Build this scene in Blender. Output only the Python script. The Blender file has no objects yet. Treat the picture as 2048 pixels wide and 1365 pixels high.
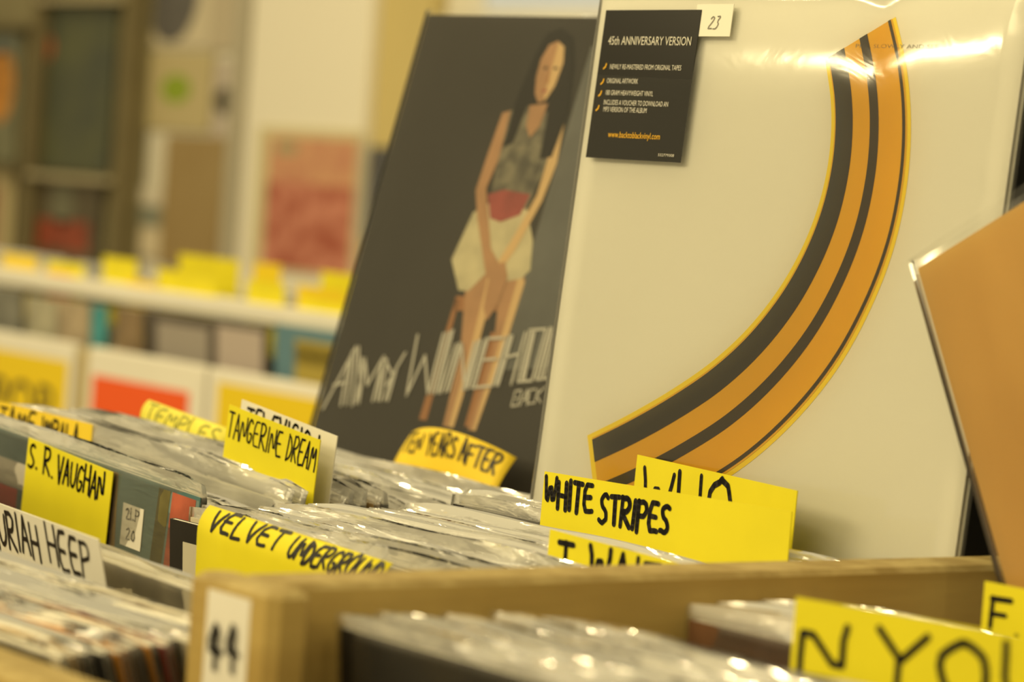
import bpy, bmesh, math, random
from math import sin, cos, pi, radians
from mathutils import Vector, Matrix

# ------------------------------------------------------------------ camera, world, lights, exposure
scene = bpy.context.scene
COL = scene.collection
EYE = 1.105                                   # eye height above the floor (m)

CAM_R = Vector((0.60412936, 0.79359426, 0.07235933))
CAM_D = Vector((0.08454961, 0.02645673, -0.99606797))
CAM_F = Vector((-0.79238821, 0.60787186, -0.0511148))
cam_data = bpy.data.cameras.new('camera')
cam_data.sensor_fit = 'HORIZONTAL'
cam_data.sensor_width = 36.0
cam_data.lens = 6000 * 36.0 / 2048
cam_data.clip_start = 0.02
cam_data.dof.use_dof = True
cam_data.dof.focus_distance = 1.52
cam_data.dof.aperture_fstop = 7.6
cam = bpy.data.objects.new('camera', cam_data)
COL.objects.link(cam)
up, back = -CAM_D, -CAM_F
cam.matrix_world = Matrix(((CAM_R.x, up.x, back.x, 0.0), (CAM_R.y, up.y, back.y, 0.0),
                           (CAM_R.z, up.z, back.z, EYE), (0, 0, 0, 1)))
scene.camera = cam

WARM = (1.0, 0.815, 0.43)
world = bpy.data.worlds.new('room_light')
scene.world = world
world.use_nodes = True
wbg = world.node_tree.nodes['Background']
wbg.inputs['Color'].default_value = (*WARM, 1)
wbg.inputs['Strength'].default_value = 0.55

def lamp(name, kind, loc, energy, aim=None, size=0.1, size_y=None, color=WARM):
    d = bpy.data.lights.new(name, kind)
    d.energy = energy
    d.color = color
    if kind == 'AREA':
        d.shape = 'RECTANGLE'
        d.size = size
        d.size_y = size_y or size
    else:
        d.shadow_soft_size = size
    o = bpy.data.objects.new(name, d)
    COL.objects.link(o)
    o.location = loc
    if aim is not None:
        dirv = Vector(aim) - Vector(loc)
        o.rotation_euler = dirv.to_track_quat('-Z', 'Y').to_euler()
    return o

# unseen panel lights, added to brighten the sleeve fronts and the far wall
lamp('added_panel_light', 'AREA', (-2.5, -0.3, 2.95), 32, (-1.3, 0.9, 0.95), 1.6, 0.5)  # added where it draws bright streaks along the bag rims
lamp('added_panel_light', 'AREA', (-2.2, -3.2, 2.95), 62, (-1.2, 1.0, 1.0), 2.4, 0.8)
lamp('added_panel_light', 'AREA', (0.6, -2.2, 2.95), 42, (-1.0, 1.0, 1.0), 2.4, 0.8)
lamp('added_panel_light', 'AREA', (-4.2, 1.4, 2.95), 24, (-4.6, 3.2, 1.1), 2.4, 0.5)
# the long tube that shows as a bright streak in the glossy sleeve
tube = lamp('ceiling_tube_lamp', 'AREA', (-6.81, -4.53, 3.1), 44, (-1.06, 1.03, 1.2), 0.9, 0.12)
# small ceiling spots: the glints in the plastic
for k, (x, y) in enumerate(((-2.0, -0.6), (-1.0, -1.4), (-0.1, -0.6), (-2.2, 2.0), (0.3, 0.8), (-0.6, 2.2), (-3.4, 0.9))):
    lamp('ceiling_spot', 'POINT', (x, y, 2.75), 17.0, None, 0.05)

scene.view_settings.view_transform = 'Standard'
scene.view_settings.look = 'None'
scene.view_settings.gamma = 1.0
scene.view_settings.use_curve_mapping = False
scene.view_settings.exposure = 0.0
scene.cycles.transparent_max_bounces = 48
scene.cycles.max_bounces = 10

rnd = random.Random(7)

# ------------------------------------------------------------------ materials
MATS = {}
def srgb(r, g, b):
    f = lambda c: (c / 255 / 12.92) if c / 255 <= 0.04045 else ((c / 255 + 0.055) / 1.055) ** 2.4
    return (f(r), f(g), f(b))

def mat(name, color, rough=0.6, spec=0.3, noise=0.0, nscale=40.0, color2=None, bump=0.0, bscale=200.0, coat=0.0, stretch=None):
    if name in MATS:
        return MATS[name]
    m = bpy.data.materials.new(name)
    m.use_nodes = True
    nt = m.node_tree
    p = nt.nodes['Principled BSDF']
    p.inputs['Base Color'].default_value = (*color, 1)
    p.inputs['Roughness'].default_value = rough
    p.inputs['Specular IOR Level'].default_value = spec
    p.inputs['Coat Weight'].default_value = coat
    p.inputs['Coat Roughness'].default_value = 0.12
    tc = nt.nodes.new('ShaderNodeTexCoord')
    mp = nt.nodes.new('ShaderNodeMapping')
    nt.links.new(tc.outputs['Object'], mp.inputs['Vector'])
    if stretch:
        mp.inputs['Scale'].default_value = stretch
    if color2 is None and noise > 0:
        color2 = tuple(max(0.0, c * (1 - noise)) for c in color)
    if color2 is not None:
        n = nt.nodes.new('ShaderNodeTexNoise')
        n.inputs['Scale'].default_value = nscale
        n.inputs['Detail'].default_value = 4
        nt.links.new(mp.outputs['Vector'], n.inputs['Vector'])
        r = nt.nodes.new('ShaderNodeValToRGB')
        r.color_ramp.elements[0].position = 0.38
        r.color_ramp.elements[1].position = 0.62
        r.color_ramp.elements[0].color = (*color2, 1)
        r.color_ramp.elements[1].color = (*color, 1)
        nt.links.new(n.outputs['Fac'], r.inputs['Fac'])
        nt.links.new(r.outputs['Color'], p.inputs['Base Color'])
    if bump > 0:
        b = nt.nodes.new('ShaderNodeTexNoise')
        b.inputs['Scale'].default_value = bscale
        b.inputs['Detail'].default_value = 3
        nt.links.new(mp.outputs['Vector'], b.inputs['Vector'])
        bp = nt.nodes.new('ShaderNodeBump')
        bp.inputs['Strength'].default_value = bump
        bp.inputs['Distance'].default_value = 0.001
        nt.links.new(b.outputs['Fac'], bp.inputs['Height'])
        nt.links.new(bp.outputs['Normal'], p.inputs['Normal'])
    MATS[name] = m
    return m

def film(name, haze=0.06, rough=0.1, bump=0.35, bscale=60.0, gloss=1.0, tint=(0.97, 0.97, 0.96), ior=1.45, stretch=(1, 1, 1), mouth=None):
    """clear plastic: mostly transparent, a little milky, glossy by Fresnel, crinkled"""
    if name in MATS:
        return MATS[name]
    m = bpy.data.materials.new(name)
    m.use_nodes = True
    nt = m.node_tree
    nt.nodes.clear()
    N, L = nt.nodes.new, nt.links.new
    out = N('ShaderNodeOutputMaterial')
    tr = N('ShaderNodeBsdfTransparent'); tr.inputs['Color'].default_value = (*tint, 1)
    df = N('ShaderNodeBsdfDiffuse'); df.inputs['Color'].default_value = (0.88, 0.87, 0.84, 1)
    tl = N('ShaderNodeBsdfTranslucent'); tl.inputs['Color'].default_value = (0.88, 0.87, 0.84, 1)
    gl = N('ShaderNodeBsdfGlossy'); gl.inputs['Roughness'].default_value = rough
    gl.inputs['Color'].default_value = (gloss, gloss, gloss, 1)
    tc = N('ShaderNodeTexCoord')
    mp = N('ShaderNodeMapping'); mp.inputs['Scale'].default_value = stretch
    n1 = N('ShaderNodeTexNoise'); n1.inputs['Scale'].default_value = bscale; n1.inputs['Detail'].default_value = 3
    n1.inputs['Distortion'].default_value = 1.2
    bp = N('ShaderNodeBump'); bp.inputs['Strength'].default_value = bump; bp.inputs['Distance'].default_value = 0.002
    fr = N('ShaderNodeFresnel'); fr.inputs['IOR'].default_value = ior
    L(tc.outputs['Object'], mp.inputs['Vector']); L(mp.outputs['Vector'], n1.inputs['Vector'])
    L(n1.outputs['Fac'], bp.inputs['Height'])
    for k in (gl, fr):
        L(bp.outputs['Normal'], k.inputs['Normal'])
    md = N('ShaderNodeMixShader'); md.inputs['Fac'].default_value = 0.4
    L(df.outputs['BSDF'], md.inputs[1]); L(tl.outputs['BSDF'], md.inputs[2])
    mh = N('ShaderNodeMixShader'); mh.inputs['Fac'].default_value = haze
    L(tr.outputs['BSDF'], mh.inputs[1]); L(md.outputs['Shader'], mh.inputs[2])
    if mouth is not None:                      # the loose mouth of the bag is creased and milkier than its face
        sp = N('ShaderNodeSeparateXYZ'); L(tc.outputs['Object'], sp.inputs['Vector'])
        mr = N('ShaderNodeMapRange')
        mr.inputs['From Min'].default_value = mouth[0]; mr.inputs['From Max'].default_value = mouth[1]
        mr.inputs['To Min'].default_value = haze; mr.inputs['To Max'].default_value = mouth[2]
        L(sp.outputs['Z'], mr.inputs['Value']); L(mr.outputs['Result'], mh.inputs['Fac'])
    mg = N('ShaderNodeMixShader')
    L(fr.outputs['Fac'], mg.inputs['Fac']); L(mh.outputs['Shader'], mg.inputs[1]); L(gl.outputs['BSDF'], mg.inputs[2])
    L(mg.outputs['Shader'], out.inputs['Surface'])
    MATS[name] = m
    return m

BAG = film('crinkled_clear_plastic', haze=0.05, rough=0.09, bump=0.30, bscale=110.0, stretch=(0.20, 1, 1.3), ior=1.55, mouth=(0.312, 0.3185, 0.42))
FILM = film('smooth_clear_plastic', haze=0.025, rough=0.10, bump=0.06, bscale=30.0)
KRAFTBAG = film('stiff_clear_plastic', haze=0.02, rough=0.10, bump=0.12, bscale=16.0)
YELLOW = mat('yellow_card', (0.74, 0.655, 0.018), 0.55, 0.25, noise=0.06, nscale=18)
ORANGEYELLOW = mat('warm_yellow_card', (0.80, 0.58, 0.035), 0.55, 0.25, noise=0.06, nscale=18)
WHITECARD = mat('white_card', (0.74, 0.72, 0.66), 0.6, 0.2, noise=0.05, nscale=25)
INK = mat('black_marker_ink', (0.012, 0.010, 0.012), 0.4, 0.3)
PAPER = mat('cream_paper', (0.72, 0.69, 0.60), 0.7, 0.2, noise=0.10, nscale=60)
WOOD = mat('pale_plywood', (0.43, 0.31, 0.10), 0.6, 0.25, color2=(0.35, 0.24, 0.07), nscale=14, bump=0.25, bscale=90, stretch=(1, 0.25, 3))
WOODEDGE = mat('worn_board_edge', (0.42, 0.33, 0.14), 0.7, 0.2, color2=(0.30, 0.22, 0.08), nscale=70, bump=0.3, bscale=240)
BLACK = mat('black_card', (0.010, 0.010, 0.012), 0.5, 0.3)
WHITEPRINT = mat('white_print', (0.62, 0.60, 0.54), 0.6, 0.2)

# ------------------------------------------------------------------ helpers
def P(x, y, z):
    """a point given relative to eye height"""
    return Vector((x, y, z + EYE))

def link(name, me, parent=None, mats=()):
    o = bpy.data.objects.new(name, me)
    COL.objects.link(o)
    for m in mats:
        me.materials.append(m)
    if parent is not None:
        o.parent = parent
    return o

def tag(o, label=None, cat=None, group=None, kind=None):
    if label: o['label'] = label
    if cat: o['category'] = cat
    if group: o['group'] = group
    if kind: o['kind'] = kind
    return o

def empty(name, M):
    o = bpy.data.objects.new(name, None)
    COL.objects.link(o)
    o.empty_display_size = 0.05
    o.matrix_world = M
    return o

def mesh(name, verts, faces, midx=None, smooth=False):
    me = bpy.data.meshes.new(name)
    me.from_pydata([tuple(v) for v in verts], [], faces)
    if midx:
        for p, i in zip(me.polygons, midx):
            p.material_index = i
    if smooth:
        for p in me.polygons:
            p.use_smooth = True
    me.update()
    return me

class MB:
    def __init__(s):
        s.v, s.f, s.m = [], [], []
    def box(s, x0, x1, y0, y1, z0, z1, m=0, mtop=None, c=0.0):
        """box with chamfered vertical and top edges"""
        c = min(c, (x1 - x0) * .45, (y1 - y0) * .45, (z1 - z0) * .45)
        b = len(s.v)
        if c <= 0:
            s.v += [(x0, y0, z0), (x1, y0, z0), (x1, y1, z0), (x0, y1, z0), (x0, y0, z1), (x1, y0, z1), (x1, y1, z1), (x0, y1, z1)]
            F = [(0, 3, 2, 1), (4, 5, 6, 7), (0, 1, 5, 4), (1, 2, 6, 5), (2, 3, 7, 6), (3, 0, 4, 7)]
            s.f += [tuple(b + i for i in q) for q in F]
            s.m += [m, m if mtop is None else mtop, m, m, m, m]
            return
        def ring(d, z):
            return [(x0 + d + c, y0 + d, z), (x1 - d - c, y0 + d, z), (x1 - d, y0 + d + c, z), (x1 - d, y1 - d - c, z),
                    (x1 - d - c, y1 - d, z), (x0 + d + c, y1 - d, z), (x0 + d, y1 - d - c, z), (x0 + d, y0 + d + c, z)]
        k = c * .6
        s.v += ring(0, z0) + ring(0, z1 - k) + ring(k, z1)
        for r in (0, 1):
            for i in range(8):
                j = (i + 1) % 8
                s.f.append((b + r * 8 + i, b + r * 8 + j, b + r * 8 + 8 + j, b + r * 8 + 8 + i))
                s.m.append(m if r == 0 or mtop is None else mtop)
        s.f.append(tuple(b + 16 + i for i in range(8))); s.m.append(m if mtop is None else mtop)
        s.f.append(tuple(b + 7 - i for i in range(8))); s.m.append(m)
    def poly(s, pts, m=0):
        b = len(s.v)
        s.v += [tuple(p) for p in pts]
        s.f.append(tuple(range(b, b + len(pts)))); s.m.append(m)
    def build(s, name, mats, parent=None, smooth=False):
        return link(name, mesh(name, s.v, s.f, s.m, smooth), parent, mats if isinstance(mats, (list, tuple)) else [mats])

def frame(TL, TR, lean, h):
    """bottom-centre frame of an upright panel from its two top corners; lean > 0 tips the top away"""
    u = (TR - TL); w = u.length; u.normalize()
    nb = Vector((0, 0, 1)).cross(u); nb.normalize()
    up_ = u.cross(nb) * -1
    if up_.z < 0: up_ = -up_
    W = up_ * cos(lean) + nb * sin(lean)
    Y = W.cross(u)
    o = (TL + TR) / 2 - W * h
    return Matrix(((u.x, Y.x, W.x, o.x), (u.y, Y.y, W.y, o.y), (u.z, Y.z, W.z, o.z), (0, 0, 0, 1))), w

def sheet(fn, w, h, t, nu, nv):
    """closed thin slab following fn(x, z) -> (x, y, z); x in [-w/2, w/2], z in [0, h]"""
    V, F = [], []
    def nrm(x, z):
        e = 1e-4
        a = Vector(fn(x + e, z)) - Vector(fn(x - e, z)); b = Vector(fn(x, z + e)) - Vector(fn(x, z - e))
        n = a.cross(b); n.normalize(); return n       # points to -y (front)
    for side in (0, 1):
        for j in range(nv + 1):
            for i in range(nu + 1):
                x, z = -w / 2 + w * i / nu, h * j / nv
                p = Vector(fn(x, z))
                if side: p = p - nrm(x, z) * t
                V.append(p)
    S = (nu + 1) * (nv + 1); I = lambda s, i, j: s * S + j * (nu + 1) + i
    for j in range(nv):
        for i in range(nu):
            F.append((I(0, i, j), I(0, i + 1, j), I(0, i + 1, j + 1), I(0, i, j + 1)))
            F.append((I(1, i, j), I(1, i, j + 1), I(1, i + 1, j + 1), I(1, i + 1, j)))
    for i in range(nu):
        F.append((I(0, i, 0), I(1, i, 0), I(1, i + 1, 0), I(0, i + 1, 0)))
        F.append((I(0, i, nv), I(0, i + 1, nv), I(1, i + 1, nv), I(1, i, nv)))
    for j in range(nv):
        F.append((I(0, 0, j), I(0, 0, j + 1), I(1, 0, j + 1), I(1, 0, j)))
        F.append((I(0, nu, j), I(1, nu, j), I(1, nu, j + 1), I(0, nu, j + 1)))
    return V, F, nrm

FLAT = lambda x, z: (x, 0.0, z)

# hand lettering: strokes in a 1 x 1 box
G = {
 'A': [[(0, 0), (.5, 1), (1, 0)], [(.2, .38), (.8, .38)]],
 'B': [[(0, 0), (0, 1), (.7, .95), (.8, .75), (.6, .55), (0, .52)], [(.6, .52), (.95, .35), (.85, .08), (0, 0)]],
 'C': [[(.95, .85), (.6, 1), (.2, .85), (0, .5), (.15, .15), (.55, 0), (.95, .12)]],
 'D': [[(0, 0), (.05, 1)], [(0, 1), (.6, .85), (1, .5), (.7, .15), (0, 0)]],
 'E': [[(.9, 1), (.05, .98), (0, 0), (.95, .03)], [(.02, .52), (.75, .52)]],
 'F': [[(.05, 1), (0, 0)], [(0, .98), (1, 1)], [(0, .52), (.8, .55)]],
 'G': [[(.9, .85), (.55, 1), (.15, .8), (0, .4), (.25, .05), (.7, .05), (.95, .4), (.5, .42)]],
 'H': [[(0, 1), (.03, 0)], [(.95, 1), (1, 0)], [(.02, .5), (.97, .5)]],
 'I': [[(.5, 1), (.5, 0)]],
 'K': [[(0, 1), (0, 0)], [(.9, 1), (.05, .5), (1, 0)]],
 'L': [[(0, 1), (.03, 0), (.95, .02)]],
 'M': [[(0, 0), (.15, 1), (.5, .3), (.85, 1), (1, 0)]],
 'N': [[(0, 0), (.05, 1), (.95, 0), (1, 1)]],
 'O': [[(.5, 1), (.12, .8), (0, .45), (.2, .08), (.55, 0), (.9, .2), (1, .55), (.85, .88), (.5, 1)]],
 'P': [[(.05, 1), (0, 0)], [(0, .98), (.75, .98), (1, .78), (.8, .55), (.05, .48)]],
 'R': [[(.05, 1), (0, 0)], [(0, .98), (.7, 1), (.95, .8), (.7, .55), (.05, .5), (1, 0)]],
 'S': [[(.9, .9), (.55, 1), (.15, .85), (.2, .62), (.75, .42), (.9, .2), (.55, 0), (.05, .1)]],
 'T': [[(0, .98), (1, 1)], [(.5, 1), (.47, 0)]],
 'U': [[(0, 1), (.05, .25), (.45, 0), (.9, .2), (1, 1)]],
 'V': [[(0, 1), (.5, 0), (1, 1)]],
 'W': [[(0, 1), (.22, 0), (.5, .85), (.78, 0), (1, 1)]],
 'Y': [[(0, 1), (.5, .5), (1, 1)], [(.5, .5), (.45, 0)]],
 'Z': [[(0, 1), (1, 1), (0, 0), (1, 0)]],
 '.': [[(.4, .05), (.6, .05)]],
 '4': [[(.7, 0), (.6, 1), (0, .35), (1, .35)]],
 '2': [[(.05, .8), (.5, 1), (.9, .75), (0, 0), (1, .03)]],
 '3': [[(.1, .95), (.8, 1), (.4, .58), (.9, .4), (.7, .05), (.05, .05)]],
 '0': [[(.5, 1), (.05, .6), (.2, .05), (.7, .02), (.95, .5), (.5, 1)]],
 '5': [[(.95, 1), (.15, .98), (.1, .58), (.7, .6), (.95, .3), (.6, 0), (.05, .08)]],
 'l': [[(.5, 1), (.5, 0)]],
}
NARROW = {'I': .35, '.': .35, ' ': .55, 'l': .35, 'M': 1.25, 'W': 1.35}

def subdivide(pl, step):
    out = [pl[0]]
    for a, b in zip(pl, pl[1:]):
        n = max(1, int(math.dist(a, b) / step))
        out += [(a[0] + (b[0] - a[0]) * k / n, a[1] + (b[1] - a[1]) * k / n) for k in range(1, n + 1)]
    return out

def smooth_line(pl):
    if len(pl) < 4:
        return pl
    out = [pl[0]]
    for a, b in zip(pl, pl[1:]):
        out += [(a[0] * .75 + b[0] * .25, a[1] * .75 + b[1] * .25), (a[0] * .25 + b[0] * .75, a[1] * .25 + b[1] * .75)]
    return out + [pl[-1]]

def ribbon(V, F, pl, width, fn=None, nrm=None, lift=0.0003):
    """flat pen stroke along pl=(x, z) points laid on the surface fn"""
    fn = fn or FLAT
    def put(x, z):
        p = Vector(fn(x, z))
        n = nrm(x, z) if nrm else Vector((0, -1, 0))
        return p + n * lift
    r = width / 2
    for (a, b) in zip(pl, pl[1:]):
        d = Vector((b[0] - a[0], b[1] - a[1]))
        if d.length < 1e-7: continue
        d.normalize(); q = Vector((-d.y, d.x)) * r
        i = len(V)
        V += [put(a[0] + q.x, a[1] + q.y), put(a[0] - q.x, a[1] - q.y), put(b[0] - q.x, b[1] - q.y), put(b[0] + q.x, b[1] + q.y)]
        F.append((i, i + 1, i + 2, i + 3))
    for a in pl:
        i = len(V); n = 10
        V += [put(a[0] + r * cos(2 * pi * k / n), a[1] + r * sin(2 * pi * k / n)) for k in range(n)]
        F.append(tuple(range(i, i + n)))

def write(text, x0, x1, ztop, zbot, pen, fn=None, nrm=None, jit=0.06, slant=0.0, seed=1, rise=0.0, lift=0.0003):
    """hand lettering between x0 and x1"""
    R_ = random.Random(seed)
    wts = [NARROW.get(c, 1.0) for c in text]
    gap = 0.28
    tot = sum(wts) + gap * (len(text) - 1)
    sc = (x1 - x0) / tot
    V, F = [], []
    x = x0; H = ztop - zbot
    for c, wt in zip(text, wts):
        if c in G:
            dz = R_.uniform(-jit, jit) * H; ds = R_.uniform(-.05, .05)
            hh = H * (1 + R_.uniform(-jit, jit)) * (1.0)
            for st in G[c]:
                pts = []
                for (a, b) in smooth_line(st):
                    px = x + (a + R_.uniform(-.03, .03)) * wt * sc + (b - .5) * (slant + ds) * H
                    pz = zbot + dz + (b + R_.uniform(-.02, .02)) * hh + rise * (x - x0)
                    pts.append((px, pz))
                ribbon(V, F, subdivide(pts, 0.003), pen * R_.uniform(.88, 1.1), fn, nrm, lift)
        x += (wt + gap) * sc
    return V, F

def font_mesh(text, x0, x1, zbase, cap, lift):
    """printed lettering with Blender's own font, fitted to x0..x1, facing -y"""
    cu = bpy.data.curves.new('t', 'FONT'); cu.body = text; cu.size = 1.0; cu.resolution_u = 3
    o = bpy.data.objects.new('t', cu); COL.objects.link(o)
    dg = bpy.context.evaluated_depsgraph_get()
    me = bpy.data.meshes.new_from_object(o.evaluated_get(dg))
    bpy.data.objects.remove(o)
    xs = [v.co.x for v in me.vertices]; a, b = min(xs), max(xs)
    sx = (x1 - x0) / (b - a); sz = cap / 0.69
    V = [(x0 + (v.co.x - a) * sx, -lift, zbase + v.co.y * sz) for v in me.vertices]
    F = [tuple(p.vertices) for p in me.polygons]
    bpy.data.meshes.remove(me)
    return V, F

def join(parts):
    V, F, M = [], [], []
    for v, f, m in parts:
        b = len(V); V += list(v); F += [tuple(b + i for i in q) for q in f]; M += [m] * len(f)
    return V, F, M

# ------------------------------------------------------------------ the setting
def struct(o):
    o['kind'] = 'structure'; return o

FLOORM = mat('grey_floor', (0.30, 0.26, 0.20), 0.5, 0.3, noise=0.2, nscale=3)
WALLM = mat('cream_wall_paint', (0.74, 0.71, 0.62), 0.8, 0.2, noise=0.04, nscale=2)
b = MB(); b.box(-11, 3, -9, 4.2, -0.05, 0); struct(b.build('floor', FLOORM))
b = MB(); b.box(-10, 3, 3.42, 3.6, 0, 3.0); struct(b.build('wall_back', WALLM))

# ------------------------------------------------------------------ the near record browser (bins in a row)
FL = -0.493                                    # bin floor (relative to eye)
def zz(z): return z + EYE
BIN = empty('record_browser', Matrix.Translation((-1.13, 0.80, 0)))
tag(BIN, 'long pale plywood record browser with partition boards and a numbered post', 'record bin')
ox, oy = -1.13, 0.80
def bx(mb, x0, x1, y0, y1, z0, z1, **k):
    mb.box(x0 - ox, x1 - ox, y0 - oy, y1 - oy, zz(z0), zz(z1), **k)
m = MB()
bx(m, -0.96, -0.930, 0.611, 1.031, FL, -0.154, mtop=1, c=0.004)
m.build('partition_board', [WOOD, WOODEDGE], BIN)
m = MB()
bx(m, -1.330, -1.310, 0.66, 1.14, FL, -0.27, mtop=1, c=0.004)
m.build('partition_board', [WOOD, WOODEDGE], BIN)
m = MB(); bx(m, -1.800, -1.780, 0.66, 1.24, FL, -0.20, mtop=1, c=0.004); m.build('partition_board', [WOOD, WOODEDGE], BIN)
m = MB(); bx(m, -0.590, -0.570, 0.56, 1.031, FL, -0.17, mtop=1, c=0.004); m.build('partition_board', [WOOD, WOODEDGE], BIN)
m = MB()
bx(m, -0.9615, -0.902, 0.592, 0.6105, FL, -0.1525, mtop=1, c=0.004)
post = m.build('end_post', [WOOD, WOODEDGE], BIN)
m = MB(); bx(m, -1.800, -0.570, 0.500, 0.524, FL, -0.181, mtop=1, c=0.006); m.build('front_board', [WOOD, WOODEDGE], BIN)
m = MB(); bx(m, -1.309, -0.571, 1.065, 1.083, FL, -0.23, c=0.003); m.build('back_board', [WOOD], BIN)
m = MB(); bx(m, -1.779, -1.331, 1.222, 1.240, FL, -0.23, c=0.003); m.build('back_board', [WOOD], BIN)
m = MB(); bx(m, -1.800, -0.570, 0.500, 1.24, FL - 0.020, FL, c=0.003); m.build('bin_floor', [WOOD], BIN)
m = MB(); bx(m, -1.309, -0.961, 1.003, 1.064, -0.240, -0.2105, c=0.002); m.build('display_ledge', [WOOD], BIN)
m = MB(); bx(m, -1.779, -1.331, 1.102, 1.150, -0.240, -0.201, c=0.002); m.build('display_ledge', [WOOD], BIN)
m = MB(); m.box(-1.68 - ox, -0.60 - ox, 0.56 - oy, 1.20 - oy, 0.0, zz(FL - 0.020), c=0.004); m.build('plinth', [WOOD], BIN)
# number label on the post
lab = empty('number_label', Matrix.Identity(4)); lab.parent = BIN
lab.location = (-0.931 - ox, 0.5918 - oy, zz(-0.235))
V, F, nr = sheet(FLAT, 0.0295, 0.078, 0.0004, 2, 2)
link('label_paper', mesh('label_paper', V, F), lab, [WHITECARD])
V, F = write('44', -0.0115, 0.0095, 0.069, 0.050, 0.0024, seed=3, slant=.1, lift=0.0009)
link('lettering', mesh('lettering', V, F), lab, [INK])

# ------------------------------------------------------------------ records
S = 0.315
PALETTE = {
 'black': (0.015, 0.014, 0.015), 'orange': (0.55, 0.24, 0.03), 'brown': (0.16, 0.075, 0.035), 'cream': (0.62, 0.56, 0.42),
 'grey': (0.22, 0.21, 0.21), 'dark red': (0.24, 0.03, 0.025), 'navy': (0.03, 0.04, 0.10), 'white': (0.70, 0.69, 0.65),
 'teal': (0.09, 0.20, 0.22), 'tan': (0.42, 0.28, 0.11), 'green': (0.08, 0.16, 0.06), 'charcoal': (0.05, 0.048, 0.046)}
def sleeve_mat(c):
    return mat('sleeve_' + c.replace(' ', '_'), PALETTE[c], 0.45, 0.4, noise=0.35, nscale=22)

def cover_mesh(t=0.0034):
    """folded card jacket: spine at -x, open mouth at +x with the record's inner just inside"""
    mb = MB(); k = 0.0006; h = S / 2
    mb.box(-h, h, -t / 2, -t / 2 + k, 0, S)
    mb.box(-h, h, t / 2 - k, t / 2, 0, S)
    mb.box(-h, -h + k, -t / 2 + k, t / 2 - k, 0, S)
    mb.box(-h + k, h, -t / 2 + k, t / 2 - k, 0, k)
    mb.box(-h + k, h - 0.0015, -t / 2 + k, t / 2 - k, S - k, S - 0.0002, m=1)
    return mb
cm = cover_mesh()
COVER_ME = {}
def cover_for(c, thick='n'):
    key = (c, thick)
    if key not in COVER_ME:
        mb = cover_mesh(0.0034 if thick == 'n' else 0.0046)
        me = mesh('cover', mb.v, mb.f, mb.m)
        me.materials.append(sleeve_mat(c)); me.materials.append(PAPER)
        COVER_ME[key] = me
    return COVER_ME[key]
mb = MB(); mb.box(-S / 2 + 0.004, S / 2 - 0.0025, -0.0008, 0.0008, 0.002, S - 0.003)
INNER_ME = mesh('inner_sleeve', mb.v, mb.f, mb.m); INNER_ME.materials.append(PAPER)

def bag_mesh(seed, low=False):
    """loose clear bag: two sheets joined at the sides, wavy open flap above the cover"""
    R_ = random.Random(seed)
    nu = 44
    w = 0.3215
    rows = [0.0, 0.12, 0.22, 0.27, 0.295, 0.308, 0.314, 0.3165, 0.319, 0.3215, 0.324, 0.3265]
    flap = R_.uniform(0.003, 0.010)
    curl = R_.uniform(-0.001, 0.0042)
    if low:
        flap = R_.uniform(0.0005, 0.003)
    ph = [R_.uniform(0, 6.3) for _ in range(8)]
    V, F = [], []
    cen = lambda u: (0.0014 * sin(4 * u + ph[0]) + 0.0006 * sin(11 * u + ph[1]) + 0.0003 * sin(29 * u + ph[2]))
    gapf = lambda u: 0.0017 + 0.0012 * (0.5 + 0.5 * sin(9 * u + ph[3])) + 0.0006 * sin(29 * u + ph[6])
    for side in (-1, 1):
        for z in rows:
            t = max(0.0, (z - 0.3145) / (0.3265 - 0.3145))
            for i in range(nu + 1):
                u = i / nu
                x = -w / 2 + w * u
                e = min(1, min(u, 1 - u) * 14)
                base = 0.00225 + 0.00035 * sin(11 * u + z * 60 + ph[4]) + 0.00025 * sin(27 * u - z * 90 + ph[5])
                y = side * base * (0.35 + 0.65 * e) * (1 - t) + t * (cen(u) + curl * t * (.7 + .3 * sin(6 * u + ph[2])) + side * gapf(u) * e)
                zt = z if t == 0 else 0.3145 + t * (0.002 + flap * (0.85 + 0.15 * sin(4 * u + ph[7]) + 0.07 * sin(15 * u + ph[1])) * (0.7 + 0.3 * e))
                V.append((x, y, zt))
    n = len(rows); W = nu + 1
    for s in (0, 1):
        for j in range(n - 1):
            for i in range(nu):
                a = s * n * W + j * W + i
                q = (a, a + 1, a + 1 + W, a + W)
                F.append(q if s == 0 else q[::-1])
    for j in range(n - 1):
        for i in (0, nu):
            a, c = j * W + i, n * W + j * W + i
            q = (a, a + W, c + W, c)
            F.append(q if i == 0 else q[::-1])
    me = mesh('outer_bag', V, F, smooth=True)
    me.materials.append(BAG)
    return me
BAGS = [bag_mesh(100 + k) for k in range(9)]
LOWBAGS = [bag_mesh(200 + k, True) for k in range(4)]

def record(xc, ytop, ztop, lean, yaw, color, label, group=None, bag=None, thick='n', name='record_sleeve', roll=0.0, low=False):
    TL = P(xc, ytop, ztop) - Vector((cos(yaw), sin(yaw), roll)) * (S / 2)
    TR = P(xc, ytop, ztop) + Vector((cos(yaw), sin(yaw), roll)) * (S / 2)
    M, w = frame(TL, TR, lean, S)
    r = empty(name, M)
    tag(r, label, 'record', group)
    c = bpy.data.objects.new('cover', cover_for(color, thick)); COL.objects.link(c); c.parent = r
    i = bpy.data.objects.new('inner_sleeve', INNER_ME); COL.objects.link(i); i.parent = r
    if bag is not None:
        g = bpy.data.objects.new('outer_bag', LOWBAGS[bag % 4] if low else BAGS[bag % len(BAGS)]); COL.objects.link(g); g.parent = r
    return r

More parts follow.
